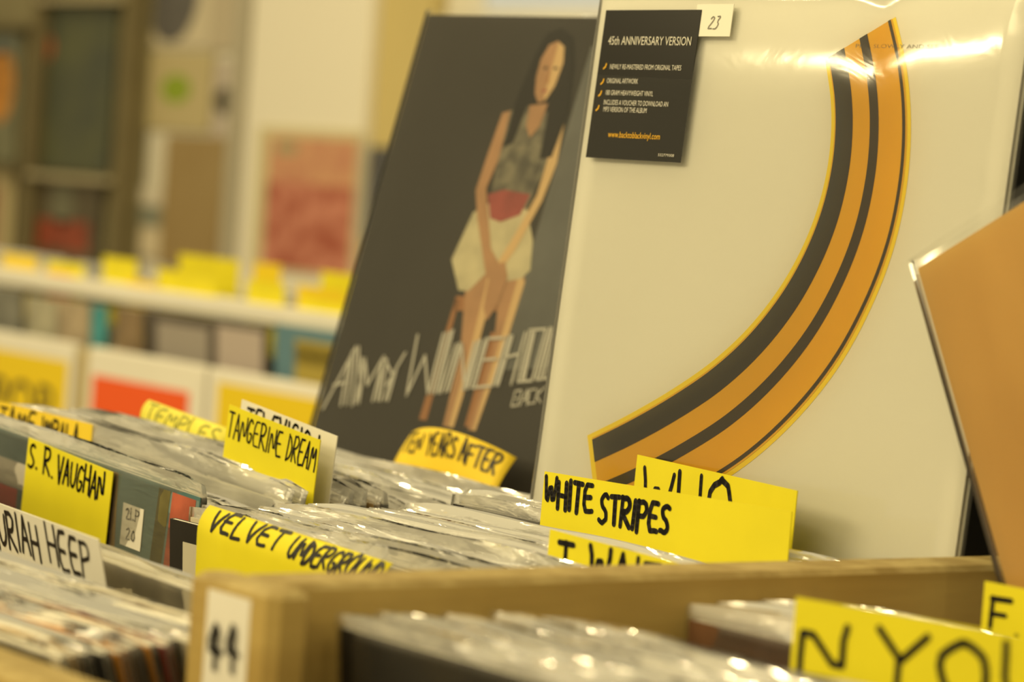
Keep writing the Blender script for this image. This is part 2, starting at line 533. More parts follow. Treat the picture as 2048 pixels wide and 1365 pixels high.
def batch(xc, y0, y1, n, lean0, lean1, colors, label, group, yaw0=0.0, yaw1=0.0, dx=0.004, dz=0.0, roll=0.0, low=False):
    for k in range(n):
        f = k / max(1, n - 1)
        lean = lean0 + (lean1 - lean0) * f
        y = y0 + (y1 - y0) * f + rnd.uniform(-.0004, .0004)
        base = FL + 0.0005 + dz
        zt = base + cos(lean) * S + 0.0017 * abs(sin(lean))
        c = colors[k % len(colors)] if not callable(colors) else colors(k)
        lb = label.format(c)
        record(xc + rnd.uniform(-dx, dx), y, zt, lean, yaw0 + (yaw1 - yaw0) * f + rnd.uniform(-.004, .004), c, lb,
               group.format(c), bag=rnd.randrange(9), thick='n', roll=roll, low=low)

D = radians
ANY = ['cream', 'black', 'white', 'charcoal', 'tan', 'grey', 'brown', 'white', 'navy', 'cream', 'dark red', 'white', 'teal']
# middle bin (between the numbered post's board and the next board)
MX = -1.134
FRONT = ['cream', 'tan', 'black', 'charcoal', 'orange', 'brown', 'grey', 'orange', 'dark red', 'black', 'cream', 'black', 'white', 'brown', 'cream', 'grey']
batch(MX, 0.552, 0.626, 15, D(-20), D(-16), FRONT, 'clear-bagged record with {} edge, tipped forward over the plywood front board', 'forward-leaning records with {} edges', dx=0.006, dz=.008, low=True)
record(MX, 0.692, FL + cos(D(13.5)) * S + .001, D(-13.5), D(-6), 'cream', 'bagged cream record with the white lettered divider card tucked before it', bag=2, thick='t')
batch(MX, 0.797, 0.851, 9, D(-3), D(-1), ANY, 'clear-bagged record packed behind the black-bordered record, before the T-lettered card', 'records behind the black-bordered record', dx=0.003)
batch(MX + .002, 0.8655, 0.8935, 5, D(-.5), D(.5), ANY[3:], 'clear-bagged record in the small clump just behind the T-lettered card', 'records behind the T-lettered card', dx=0.003)
batch(MX + .002, 0.9045, 0.9425, 6, D(.8), D(2), ANY[5:], 'clear-bagged record in the clump packed just before the wide two-word yellow card', 'records before the wide two-word card', dx=0.004)
batch(MX + .001, 0.958, 0.9755, 4, D(2.2), D(3), ANY[1:], 'clear-bagged record squeezed between the wide two-word card and the tall card behind', 'records behind the wide two-word card', dx=0.003, dz=.006)
# bin beyond it
LX = -1.503
batch(LX, 0.842, 0.874, 6, D(-1), D(0), ['charcoal', 'cream', 'brown', 'tan', 'black', 'white', 'grey'], 'clear-bagged record packed behind the blue record, before the half-sunk yellow card', 'records behind the blue record', roll=-.05, dz=-.004)
batch(LX + .003, 0.8875, 0.8925, 2, D(0), D(0), ['white', 'navy'], 'clear-bagged record squeezed between the half-sunk card and the lettered card at the bin end', 'records behind the half-sunk card', roll=-.05, dz=.007)
batch(LX + .004, 0.920, 0.948, 6, D(.5), D(1.2), ANY, 'clear-bagged record packed between the white divider card and the crumpled pale yellow card', 'records behind the white divider card', roll=-.045, dz=.006)
batch(LX + .003, 0.962, 1.006, 9, D(1.4), D(2), ANY[4:], 'clear-bagged record packed just behind the crumpled pale yellow card', 'records behind the crumpled card', roll=-.035, dz=-.006)
batch(LX + .002, 1.030, 1.082, 8, D(2.5), D(3.5), ANY[2:], 'clear-bagged record in the rear clump, just before the card with curled top', 'records before the curled card', roll=-.03, dz=-.009)
# near bin
RX = -0.764
batch(RX, 0.640, 0.664, 4, D(-6), D(-5.5), ['black', 'cream', 'grey', 'white'], 'blurred bagged {} record foremost in the bin right of the numbered post', 'foremost blurred records ({})', yaw0=0.02, yaw1=0.0, dz=.010)
batch(RX, 0.678, 0.722, 7, D(-5), D(-4), ANY, 'blurred clear-bagged record in the front clump of the nearest bin, behind the dark sleeve', 'front clump of the nearest bin', dx=0.006, dz=.005)
batch(RX, 0.735, 0.768, 5, D(-3.5), D(-2), ANY[3:], 'blurred clear-bagged record in the nearest bin, before the large-lettered yellow card', 'records before the large-lettered card', dx=0.006, dz=-.004)
batch(RX, 0.815, 0.905, 11, D(-1), D(0), ANY[6:], 'blurred clear-bagged record between the large-lettered card and the one-letter card', 'records behind the large-lettered card', dx=0.005, yaw0=D(2), yaw1=D(3), dz=.006)

# record with a black border and beige panel
r = record(MX + .004, 0.782, FL + cos(D(4)) * S + .001, D(-4), 0.0, 'black', 'black-bordered record with beige centre panel behind the curling yellow card', bag=None)
b = MB(); yf = -0.0017 - .0003; q = 0.013
b.box(-S / 2 + q, S / 2 - q, yf, -0.0017, q, S - 0.010)
b.build('printed_panel', mat('beige_print', (0.50, 0.47, 0.38), 0.5, 0.3, noise=.05), r)
# the blue record with painted sleeve and price tag
blue = mat('blue_painted_sleeve', (0.17, 0.24, 0.24), 0.4, 0.4, color2=(0.10, 0.15, 0.16), nscale=9)
yawb = math.atan2(0.794 - 0.829, 0.30)
r = record(-1.4925, 0.8285, -0.1650, D(0), D(0), 'teal', 'blue-grey painted record with red and green patches and a small white price tag', bag=None, roll=-.056)
parts = []
def strip(x0, x1, z0, z1, sh, m, dy=.0018):
    return ([(x0 + sh, -dy, z1), (x0, -dy, z0), (x1, -dy, z0), (x1 + sh, -dy, z1)], [(0, 1, 2, 3)], m)
parts += [strip(-.157, .157, .002, .313, 0, 0, .00175), strip(.100, .112, .10, .313, .016, 1, .0019), strip(.118, .142, .12, .313, .012, 2, .0019), strip(.068, .076, .26, .313, -.004, 3, .0019), strip(.146, .157, .10, .290, -.004, 4, .0019), strip(-.085, -.026, .284, .299, 0, 5, .0019), strip(-.085, -.040, .268, .2835, 0, 6, .0019)]
V, F, M_ = join(parts)
link('printed_picture', mesh('printed_picture', V, F, M_), r, [blue, mat('olive_print', (.16, .14, .05), .5, .3, noise=.4), mat('red_print', (.50, .12, .07), .5, .3, noise=.5, nscale=30), mat('brown_print', (.30, .2, .1), .5, .3), mat('salmon_print', (.45, .24, .15), .5, .3, noise=.4), mat('ash_print', (.45, .42, .38), .5, .3), mat('scarlet_print', (.50, .06, .05), .5, .3)])
tg = empty('price_tag', Matrix.Identity(4)); tg.parent = r; tg.location = (0.092, -0.0024, 0.2755)
V, F, nr = sheet(FLAT, 0.022, 0.023, 0.0003, 1, 1); link('tag_paper', mesh('tag_paper', V, F), tg, [WHITECARD])
GREYINK = mat('grey_pencil', (.25, .24, .22), .6, .2)
v1 = write('2LP', -.007, .007, .021, .015, .0008, seed=4); v2 = write('20', -.005, .005, .010, .004, .0008, seed=5)
V, F, M_ = join([(*v1, 0), (*v2, 0)]); link('lettering', mesh('lettering', V, F), tg, [GREYINK])
g = bpy.data.objects.new('outer_bag', BAGS[1]); COL.objects.link(g); g.parent = r
# white record end and a grey-red one at the front of the far bin
record(-1.590, 0.752, -0.152, D(-10), D(-4), 'white', 'white record poking up at the front of the bin before the blue record', bag=None, thick='t')

# ------------------------------------------------------------------ divider cards
def card(TL, TR, h, lean, cm_, texts, label, fnf=None, group=None, seed=1, pen=0.0021, ink=None, nu=2, nv=2, name='divider_card', jit=.06):
    M, w = frame(P(*TL), P(*TR), lean, h)
    r = empty(name, M); tag(r, label, 'divider card', group)
    fn = fnf(w, h) if fnf else FLAT
    V, F, nr = sheet(fn, w, h, 0.0006, nu, nv)
    link('card', mesh('card', V, F, smooth=bool(fnf)), r, [cm_])
    pts = []
    for k, (t, x0, x1, t0, t1, sl) in enumerate(texts):       # mm from the card's top-left corner
        v, f = write(t, -w / 2 + x0 / 1000, -w / 2 + x1 / 1000, h - t0 / 1000, h - t1 / 1000, pen, fn, nr, jit=jit, seed=seed + k, slant=sl)
        pts.append((v, f, 0))
    if pts:
        V, F, M_ = join(pts)
        link('lettering', mesh('lettering', V, F), r, [ink or INK])
    return r

def curl_back(start, rad):
    """top part above `start` (fraction) bends away over a radius"""
    def mk(w, h):
        z0 = h * start
        def fn(x, z):
            if z <= z0: return (x, 0, z)
            a = (z - z0) / rad
            return (x, rad * (1 - cos(a)), z0 + rad * sin(a))
        return fn
    return mk

def curl_corner(amp, side):
    """top edge bows and one corner flops away"""
    def mk(w, h):
        def fn(x, z):
            u = (x / w + .5); t = max(0.0, z / h - .35) / .65
            s = u if side > 0 else 1 - u
            y = amp * t * t * (0.25 + 0.9 * (2 * u - 1) ** 2) 
            dz = -0.0075 * t * (2 * u - 1) ** 2 - 0.004 * t * s ** 3
            return (x, y, z + dz)
        return fn
    return mk

card((-1.203, .950, -.1440), (-1.0165, .950, -.1405), .075, D(2), YELLOW, [('WHITE', 2, 41, 3, 17, 0.0), ('STRIPES', 47, 101, 6.5, 21, 0.0)],
     'wide yellow divider card with two hand-lettered words, lower edge behind the plywood board', seed=11, pen=.0027)
card((-1.197, 1.006, -.1345), (-1.046, .980, -.1345), .085, D(2), YELLOW, [('WHO', 9, 96, 5, 32, 0.0)],
     'tall yellow divider card with three big letters, behind the wide two-word card', seed=21, pen=.0031)
card((-1.075, .8545, -.1555), (-.9665, .8565, -.1590), .07, D(0), YELLOW, [('T WAITS', 8, 92, 3, 19, 0.0)],
     'low yellow divider card starting with a big T, sunk behind the plywood board', seed=31, pen=.0027)
card((-1.224, .757, -.161), (-1.070, .757, -.167), .075, D(-3), YELLOW, [('VELVET', 10, 72, 1.5, 12, 0.35), ('UNDERGROUND', 80, 152, 2, 13, 0.35)],
     'bright yellow divider card curling over at the top, before the black-bordered record', fnf=curl_back(.80, .016), seed=41, pen=.0019, nu=6, nv=24)
card((-1.2975, .6865, -.1700), (-1.150, .6610, -.1680), .075, D(-13), WHITECARD, [('URIAH', 2, 62, 4, 21, 0.05), ('HEEP', 76, 134, 3, 21, 0.05)],
     'white divider card with black hand lettering under clear plastic, near the plywood front board', seed=51, pen=.0023)
card((-1.5190, .8235, -.1623), (-1.4215, .8235, -.1707), .080, D(0), YELLOW, [('S.', 3, 14.5, 3, 16.5, 0.0), ('R.', 21, 33, 3, 17, 0.0), ('VAUGHAN', 37, 90, 3.5, 18, 0.0)],
     'flat yellow divider card standing right before the blue-grey painted record', seed=61, pen=.0019)
card((-1.672, .8835, -.156), (-1.553, .8835, -.158), .070, D(0), ORANGEYELLOW, [('TAME', 4, 50, 2, 15, 0.05), ('IMPALA', 58, 104, 3, 16, 0.05)],
     'orange-yellow divider card half sunk behind the blue record, lettering cut off by its bags', seed=71, pen=.0018)
card((-1.4270, .8985, -.1330), (-1.3335, .8985, -.1428), .090, D(0), YELLOW, [('TANGERINE', 2, 58, 3.5, 17.5, 0.05), ('DREAM', 64, 92.5, 3, 17.5, 0.1)],
     'yellow card with two narrow lettered words, right before the white divider card', seed=81, pen=.0012, jit=.025)
card((-1.4370, .9130, -.1310), (-1.3390, .9130, -.1412), .080, D(0), WHITECARD, [('TELEVISION', 8, 82, 3, 16, 0.0)],
     'white divider card peeking out behind the yellow card, next to the dark sleeve', seed=91, pen=.0018)
card((-1.545, 1.0935, -.1520), (-1.444, 1.1010, -.1525), .080, D(2), ORANGEYELLOW, [('TEN', 5, 27, 3, 16, 0.05), ('YEARS', 34, 62, 3, 17, 0.05), ('AFTER', 66, 95, 3, 17, 0.05)],
     'warm yellow divider card with curled top edge below the dark sleeve with the seated figure', fnf=curl_corner(.016, 1), seed=101, pen=.0017, nu=16, nv=12)
card((-1.6185, .955, -.1470), (-1.5195, .955, -.1550), .070, D(0), mat('pale_yellow_card', (.76, .69, .09), .55, .25, noise=.1), [('TEMPLES', 6, 92, 3, 13, 0.1)],
     'crumpled pale yellow divider card with smudged lettering, behind the half-sunk card', fnf=curl_back(.84, .012), seed=111, pen=.0016, ink=mat('faded_green_ink', (.30, .30, .06), .6, .2), nu=6, nv=20)
card((-.833, .784, -.1480), (-.645, .826, -.1480), .085, D(0), YELLOW, [('N', 4, 24, 7, 27, 0.0), ('YOUNG', 38, 168, 6, 27, 0.0)],
     'large blurred yellow divider card with an initial and a surname in the nearest bin', seed=121, pen=.0030)
card((-.8735, .930, -.1512), (-.700, .932, -.1512), .085, D(0), YELLOW, [('F.', 5, 22, 5, 20, 0.0)],
     'yellow divider card with a single bold F, before the slanted brown sleeve', seed=131, pen=.0024)

# ------------------------------------------------------------------ displayed sleeves
def disp(name, TLp, yaw, lean, size, label):
    TL = P(*TLp); TR = TL + Vector((cos(yaw), sin(yaw), 0)) * size
    M, w = frame(TL, TR, lean, size)
    r = empty(name, M); tag(r, label, 'record')
    return r
SZ = 0.318
def L2(u, v):            # mm from top-left -> local x, z
    return (-SZ / 2 + u / 1000, SZ - v / 1000)

def cover_of(r, matf, t=0.004):
    mb = cover_mesh(t); k = SZ / S
    me = mesh('cover', [(a * k, y, z * k) for a, y, z in mb.v], mb.f, mb.m)
    o = link('cover', me, r, [matf, PAPER])
    return o

# white sleeve with the curved yellow shape
vu = disp('record_sleeve', (-1.2898, 1.0372, .1093), 0.0, 0.0829, SZ, 'large white record sleeve with curved yellow and black stripes, in glossy plastic')
cover_of(vu, mat('white_sleeve', (0.80, 0.79, 0.72), 0.5, 0.3, noise=.02, nscale=6))
CTR = [(207, 24, 46), (217, 46, 48), (223, 68, 50), (225, 92, 52), (222, 118, 54), (213, 144, 55), (198, 170, 56), (176, 195, 56), (149, 217, 56), (117, 236, 55), (83, 253, 54), (50, 267, 52)]
def catmull(pts, n=6):
    out = []
    for i in range(len(pts) - 1):
        p0, p1, p2, p3 = pts[max(0, i - 1)], pts[i], pts[i + 1], pts[min(len(pts) - 1, i + 2)]
        for k in range(n):
            t = k / n
            out.append(tuple(.5 * (2 * b_ + (c_ - a_) * t + (2 * a_ - 5 * b_ + 4 * c_ - d_) * t * t + (3 * b_ - a_ - 3 * c_ + d_) * t ** 3) for a_, b_, c_, d_ in zip(p0, p1, p2, p3)))
    return out + [pts[-1]]
CC = catmull(CTR)
def band(f0, f1, s0, s1, m, dy, grow=0.0, caps=False):
    """band of the curved shape between width fractions f0..f1 and length fractions s0..s1"""
    n = len(CC); pts = []
    i0, i1 = int(s0 * (n - 1)), int(s1 * (n - 1))
    A, B_ = [], []
    for i in range(i0, i1 + 1):
        a, c = CC[max(0, i - 1)], CC[min(n - 1, i + 1)]
        d = Vector((c[0] - a[0], c[1] - a[1])); d.normalize(); nn = Vector((d.y, -d.x))   # to the right/outer side
        w = CC[i][2] + grow
        t = (i - i0) / max(1, i1 - i0)
        g0, g1 = (f0(t) if callable(f0) else f0), (f1(t) if callable(f1) else f1)
        for lst, f in ((A, g0), (B_, g1)):
            q = Vector((CC[i][0], CC[i][1])) + nn * ((f - .5) * w)
            lst.append((q.x, q.y))
    V, F = [], []
    for (p, q) in zip(A, B_):
        for z in (p, q):
            x, zz_ = L2(*z); V.append((x, -dy, zz_))
    for i in range(len(A) - 1):
        F.append((2 * i, 2 * i + 1, 2 * i + 3, 2 * i + 2))
    if caps:
        for end, i in ((0, i0), (1, i1)):
            w = (CC[i][2] + grow) / 2; b0 = len(V)
            for k in range(20):
                an = 2 * pi * k / 20
                x, zz_ = L2(CC[i][0] + w * cos(an), CC[i][1] + w * sin(an)); V.append((x, -dy, zz_))
            F.append(tuple(range(b0, b0 + 20)))
    return V, F, m
V, F, M_ = join([band(-.05, 1.05, 0, 1, 0, .0022), band(0, 1, .008, .992, 1, .0024),
                 band(.02, .26, .008, .992, 2, .0026), band(.50, .62, .008, .992, 2, .0026), band(.94, .98, .008, .992, 2, .0026)])
link('printed_shape', mesh('printed_shape', V, F, M_), vu, [mat('lemon_print', (.92, .70, .02), .45, .35), mat('amber_print', (.80, .43, .008), .45, .35, noise=.08, nscale=12), mat('black_print', (.018, .016, .014), .4, .4)])
v = font_mesh('PEEL SLOWLY AND SEE', L2(205, 0)[0], L2(262, 0)[0], L2(0, 28.6)[1], .0019, .0024)
link('printed_lettering', mesh('printed_lettering', *v), vu, [GREYINK])
# black sticker on the plastic
st = empty('sticker', Matrix.Identity(4)); st.parent = vu
bmb = MB(); bmb.box(*sorted((L2(10, 0)[0], L2(89.5, 0)[0])), -.0066, -.0062, L2(0, 91)[1], L2(0, 10)[1])
bmb.build('sticker_paper', mat('black_sticker', (.010, .009, .008), .22, .25), st)
ww, oo = [], []
for t, u0, u1, vv, cap, tgt in (('45th ANNIVERSARY VERSION', 16, 85, 29, 4.6, ww), ('NEWLY RE-MASTERED FROM ORIGINAL TAPES', 20.5, 80, 42.3, 2.7, ww), ('ORIGINAL ARTWORK', 19.5, 46, 50, 2.7, ww),
                           ('180 GRAM HEAVYWEIGHT VINYL', 20, 60, 56.5, 2.7, ww), ('INCLUDES A VOUCHER TO DOWNLOAD AN', 19.5, 73.5, 61.8, 2.7, ww), ('MP3 VERSION OF THE ALBUM', 20, 56.5, 65.6, 2.7, ww),
                           ('www.backtoblackvinyl.com', 27, 70.5, 79.4, 3.3, oo), ('532779308', 71, 84, 88.2, 1.4, ww)):
    v = font_mesh(t, L2(u0, 0)[0], L2(u1, 0)[0], L2(0, vv)[1], cap / 1000, .0069)
    tgt.append((*v, 0 if tgt is ww else 1))
for u, vv in ((16, 41), (15.5, 49.5), (15, 56), (14.5, 64)):
    Vv, Ff = [], []
    ribbon(Vv, Ff, [L2(u - .8, vv + 1.1), L2(u + .6, vv + .2), L2(u + 1.1, vv - 1.4)], .0010, lift=.0069)
    oo.append((Vv, Ff, 1))
V, F, M_ = join(ww + oo)
link('lettering', mesh('lettering', V, F, M_), st, [WHITEPRINT, mat('amber_ink', (.75, .42, .02), .5, .3)])
pt = empty('price_tag', Matrix.Identity(4)); pt.parent = vu
bmb = MB(); bmb.box(L2(85, 0)[0], L2(114, 0)[0], -.0062, -.0058, L2(0, 24)[1], L2(0, 7)[1])
bmb.build('tag_paper', mat('price_tag_paper', (.78, .77, .69), .5, .3), pt)
v = write('23', L2(97, 0)[0], L2(105, 0)[0], L2(0, 13)[1], L2(0, 20)[1], .0006, seed=9, slant=.4, lift=.0065)
link('lettering', mesh('lettering', *v), pt, [GREYINK])
# glossy outer bag: swells below its top edge, ripples near the edges
def vband(u):
    pts = [(0, 34), (150, 37), (200, 36.5), (222, 42), (232, 37), (255, 30), (290, 26), (318, 16)]
    for (a, fa), (b_, fb) in zip(pts, pts[1:]):
        if u <= b_: return fa + (fb - fa) * (u - a) / (b_ - a)
    return pts[-1][1]
def film_off(u, v):
    vs = v + 27 - vband(u)
    sl = radians(9.0)
    t = min(max(vs, 0), 45)
    d = sl * (t - t * t / 90) if vs > 0 else sl * vs
    d = .6 + d
    e = min(1, u / 6, (SZ * 1000 - u) / 9, (SZ * 1000 - v) / 10)
    d += .25 * sin(v / 5.5 + 2 * sin(v / 17)) * math.exp(-((SZ * 1000 - u) / 9) ** 2) * 1.2
    return (max(d, .35) * max(e, .12)) / 1000
V, F = [], []
nu, nv = 72, 90
for j in range(nv + 1):
    for i in range(nu + 1):
        u, v = 318 * i / nu, 318 * (j / nv) ** 1.35
        uu, vv = min(u, 317.9), min(v, 317.9)
        x, z = L2(u, v)
        V.append(((x * 1.012), -.0025 - film_off(uu, vv), z + .003 * (1 - v / 318)))
for j in range(nv):
    for i in range(nu):
        a = j * (nu + 1) + i
        F.append((a, a + nu + 1, a + nu + 2, a + 1))
b0 = len(V)
for (x, z) in ((-.161, .321), (-.161, 0), (.161, 0), (.161, .321)):
    V.append((x, .0026, z))
F += [(b0, b0 + 3, b0 + 2, b0 + 1)]
# side folds
F += [(nu, nv * (nu + 1) + nu, b0 + 2, b0 + 3), (0, b0, b0 + 1, nv * (nu + 1))]
link('outer_bag', mesh('outer_bag', V, F, smooth=True), vu, [FILM])

# dark sleeve with the seated figure
am = disp('record_sleeve', (-1.678676, 1.19725612, .11293819), .1412, .2728, SZ, 'dark record sleeve with a seated figure and thin white lettering, leaning behind the white sleeve')
cover_of(am, mat('dark_sleeve', (.040, .036, .031), .5, .25, color2=(.030, .027, .023), nscale=5))
FIG = []
def pg(pts, m, k):
    FIG.append(([(*[L2(*p)[0]], -.0021 - .00008 * k, L2(*p)[1]) for p in pts], [tuple(range(len(pts)))], m))
MATF = [mat('print_backdrop_light', (.14, .145, .14), .45, .4, noise=.3, nscale=14), mat('print_skin', (.47, .26, .13), .45, .4, noise=.15, nscale=40), mat('print_hair', (.008, .007, .006), .5, .25),
        mat('print_cream_cloth', (.62, .56, .36), .45, .4, noise=.2, nscale=50), mat('print_red_cloth', (.36, .07, .06), .45, .4, noise=.3, nscale=80), mat('print_wood', (.36, .16, .06), .45, .4), mat('print_dark_top', (.075, .07, .055), .45, .4, color2=(.22, .2, .14), nscale=90), mat('print_lit_skin', (.66, .45, .22), .45, .4)]
pg([(160, 20), (316, 30), (316, 216), (150, 240), (156, 150)], 0, 0)
pg([(100, 196), (104, 196), (104, 278), (97, 278)], 5, 1)                 # stool
pg([(140, 215), (146, 215), (146, 278), (139, 278)], 5, 1)
pg([(100, 194), (152, 190), (152, 200), (100, 204)], 5, 1)
pg([(106, 186), (124, 172), (132, 178), (132, 230), (130, 280), (120, 280), (118, 232)], 1, 2)   # legs
pg([(124, 180), (132, 178), (132, 232), (130, 280), (125, 280), (126, 232)], 7, 3)
pg([(137, 184), (152, 168), (158, 180), (156, 220), (150, 280), (143, 280), (146, 226)], 1, 2)
pg([(151, 175), (158, 180), (156, 222), (150, 280), (147, 280), (150, 226)], 7, 3)
pg([(95, 137), (110, 128), (140, 128), (155, 152), (160, 172), (154, 178), (136, 182), (124, 174), (110, 190), (101, 190), (87, 170)], 3, 4)   # skirt
pg([(99, 70), (110, 62), (140, 64), (152, 76), (150, 100), (142, 132), (108, 132), (104, 100)], 6, 5)     # top
pg([(104, 124), (118, 120), (142, 122), (138, 136), (122, 142), (112, 140)], 4, 6)
pg([(97, 68), (104, 66), (105, 100), (101, 120), (120, 160), (134, 172), (130, 184), (122, 178), (100, 140), (92, 122), (94, 96)], 1, 7)      # arm
pg([(148, 70), (155, 72), (158, 100), (154, 126), (142, 160), (132, 178), (128, 172), (138, 150), (148, 122), (149, 100)], 7, 7)
pg([(126, 172), (136, 168), (142, 178), (140, 196), (134, 208), (128, 200), (126, 186)], 1, 8)            # clasped hands
pg([(112, 28), (118, 12), (130, 8), (142, 14), (150, 34), (156, 66), (152, 96), (142, 98), (138, 66), (118, 60), (114, 88), (106, 92), (106, 62)], 2, 8)   # hair
pg([(120, 62), (136, 60), (134, 76), (128, 84), (122, 76)], 1, 9)                                        # neck
pg([(119, 30), (123, 20), (130, 17), (137, 21), (140, 32), (138, 48), (133, 58), (127, 60), (122, 54), (119, 42)], 1, 10)  # head
pg([(131, 18), (137, 21), (140, 32), (138, 48), (133, 58), (131, 56)], 7, 11)
for ex in (125.5, 134.5): pg([(ex - 2.2, 36), (ex, 34.6), (ex + 2.2, 36), (ex, 37.4)], 2, 12)
pg([(127, 51.5), (130, 50.6), (133.2, 51.3), (130, 53)], 4, 12)
pg([(129.6, 38), (130.6, 38), (131.6, 46), (129, 46.6)], 5, 12)
V, F, M_ = join(FIG)
link('printed_picture', mesh('printed_picture', V, F, M_), am, MATF)
AMYSTR = [[(6, 281), (21, 236)], [(18, 244), (22, 277)], [(19, 240), (27, 276)], [(21, 236), (33, 276)], [(24, 236), (39, 274)], [(10, 264), (21, 261)], [(30, 243), (36, 274)], [(33, 243), (39, 274)], [(33, 243), (42, 261), (50, 240), (51, 271)], [(50, 240), (55, 270)], [(54, 242), (58, 270)], [(50, 240), (63, 252)], [(69, 236), (60, 259)], [(63, 251), (62, 269)], [(65, 248), (65, 269)], [(76, 223), (81, 264), (88, 236), (100, 261)], [(99, 220), (100, 261)], [(102, 219), (103, 260)], [(105, 218), (106, 260)], [(107, 217), (109, 259)], [(113, 226), (111, 259)], [(116, 225), (115, 258)], [(118, 225), (118, 257)], [(118, 225), (131, 254)], [(129, 223), (130, 255)], [(132, 222), (132, 254)], [(134, 221), (134, 254)], [(138, 220), (137, 253)], [(140, 220), (140, 253)], [(138, 220), (153, 218)], [(141, 234), (152, 232)], [(137, 253), (153, 250)], [(156, 217), (155, 250)], [(159, 216), (158, 249)], [(171, 213), (171, 247)], [(158, 231), (171, 227)], [(161, 216), (160, 249)], [(174, 211), (188, 209), (188, 243), (176, 245), (174, 211)], [(177, 211), (179, 244)], [(179, 211), (181, 244)], [(191, 208), (191, 242), (207, 239), (206, 206)], [(193, 208), (194, 242)], [(196, 208), (197, 241)], [(222, 202), (210, 204), (210, 219), (223, 217), (224, 234), (212, 237)], [(237, 199), (225, 201), (227, 234), (239, 231)], [(226, 217), (237, 215)]]
BACKSTR = [[(176, 261), (176, 251), (181, 250), (182, 255), (176, 256), (181, 255), (181, 260), (176, 261)], [(183, 260), (186, 249), (189, 259)], [(184, 256), (188, 255)], [(193, 248), (188, 249), (189, 258), (194, 257)], [(195, 248), (195, 257)], [(199, 247), (195, 252), (200, 256)], [(200, 246), (207, 245)], [(203, 246), (204, 255)]]
V, F = [], []
for stl in AMYSTR:
    ribbon(V, F, [L2(*q) for q in stl], .0018, lift=.0034)
for stl in BACKSTR:
    ribbon(V, F, [L2(*q) for q in stl], .0011, lift=.0032)
link('lettering', mesh('lettering', V, F), am, [WHITEPRINT])
def flat_bag(r, seed, film_m, top=.004):
    R_ = random.Random(seed); V, F = [], []
    nu, nv = 30, 34; ph = [R_.uniform(0, 6) for _ in range(5)]
    for j in range(nv + 1):
        for i in range(nu + 1):
            u, v = i / nu, (j / nv) ** 1.3
            e = min(1, u * 16, (1 - u) * 16)
            y = -.0036 - e * (.0010 + .0006 * sin(6 * u + 4 * v + ph[0]) + .0004 * sin(15 * u - 9 * v + ph[1])) - .0009 * math.exp(-v * 26) * sin(16 * u + ph[2])
            V.append(((u - .5) * .323, y, (1 - v) * (SZ + top) + (.0014 * sin(9 * u + ph[3]) if j == 0 else 0)))
    for j in range(nv):
        for i in range(nu):
            a = j * (nu + 1) + i; F.append((a, a + nu + 1, a + nu + 2, a + 1))
    b0 = len(V)
    for (x, z) in ((-.1615, SZ + top), (-.1615, 0), (.1615, 0), (.1615, SZ + top)): V.append((x, .0028, z))
    F += [(b0, b0 + 3, b0 + 2, b0 + 1), (nu, nv * (nu + 1) + nu, b0 + 2, b0 + 3), (0, b0, b0 + 1, nv * (nu + 1))]
    link('outer_bag', mesh('outer_bag', V, F, smooth=True), r, [film_m])
flat_bag(am, 5, film('thin_clear_plastic', haze=0.010, rough=0.42, bump=0.10, bscale=24.0, gloss=0.4))

# brown sleeve, tipped on one corner in the nearest bin
an = radians(29.5)
u = Vector((cos(an) * cos(.05), cos(an) * sin(.05), sin(an))); u.normalize()
nb = Vector((-sin(.05), cos(.05), 0)); W = u.cross(nb)
if W.z < 0: W = -W
ln = radians(4); W2 = W * cos(ln) + nb * sin(ln); Y = W2.cross(u); W2 = u.cross(Y)
TL = P(-.968, .9725, -.0235); o_ = TL + u * (SZ / 2) - W2 * SZ
br = empty('record_sleeve', Matrix(((u.x, Y.x, W2.x, o_.x), (u.y, Y.y, W2.y, o_.y), (u.z, Y.z, W2.z, o_.z), (0, 0, 0, 1))))
tag(br, 'plain brown kraft sleeve in clear plastic, tipped on its corner beside the white sleeve', 'record')
cover_of(br, mat('kraft_board', (.70, .44, .115), .5, .35, color2=(.58, .34, .075), nscale=9, stretch=(1, 1, .4)))
flat_bag(br, 9, KRAFTBAG, .006)
# black sleeve put in behind to fill the dark gap
bk = disp('record_sleeve', (-1.155, 1.104, .118), 0.0, .03, SZ, 'black sleeve put in to fill the dark gap between the white sleeve and the brown sleeve')
cover_of(bk, BLACK)

# ------------------------------------------------------------------ the far browser across the aisle
WHITEB = mat('white_board', (.74, .72, .66), .5, .3, noise=.04, nscale=5)
fo = Vector((-3.3, 2.1, 0))
FAR = empty('record_browser', Matrix.Translation(fo)); tag(FAR, 'white two-tier record browser across the aisle with coloured signs on its front', 'record bin')
def fb(name, x0, x1, y0, y1, z0, z1, m=WHITEB, c=.003):
    q = MB(); q.box(x0 - fo.x, x1 - fo.x, y0 - fo.y, y1 - fo.y, zz(z0), zz(z1), c=c); return q.build(name, [m], FAR)
fb('upper_ledge', -4.6, -2.2, 1.955, 2.000, -.184, -.163)
fb('fascia_board', -4.6, -3.375, 1.885, 1.900, -.62, -.240)
fb('fascia_board', -3.335, -3.055, 1.885, 1.900, -.62, -.240)
fb('fascia_board', -3.045, -2.2, 1.885, 1.900, -.62, -.240)
TANW = mat('tan_divider', (.46, .38, .20), .6, .3)
fb('divider_strip', -3.372, -3.338, 1.890, 1.955, -.62, -.245, TANW)
fb('divider_strip', -3.054, -3.046, 1.890, 1.955, -.62, -.243, mat('grey_divider', (.36, .34, .30), .6, .3))
fb('upper_floor', -4.6, -2.2, 2.001, 2.45, -.52, -.50)
fb('upper_back_board', -4.6, -2.2, 2.452, 2.470, -.62, -.22)
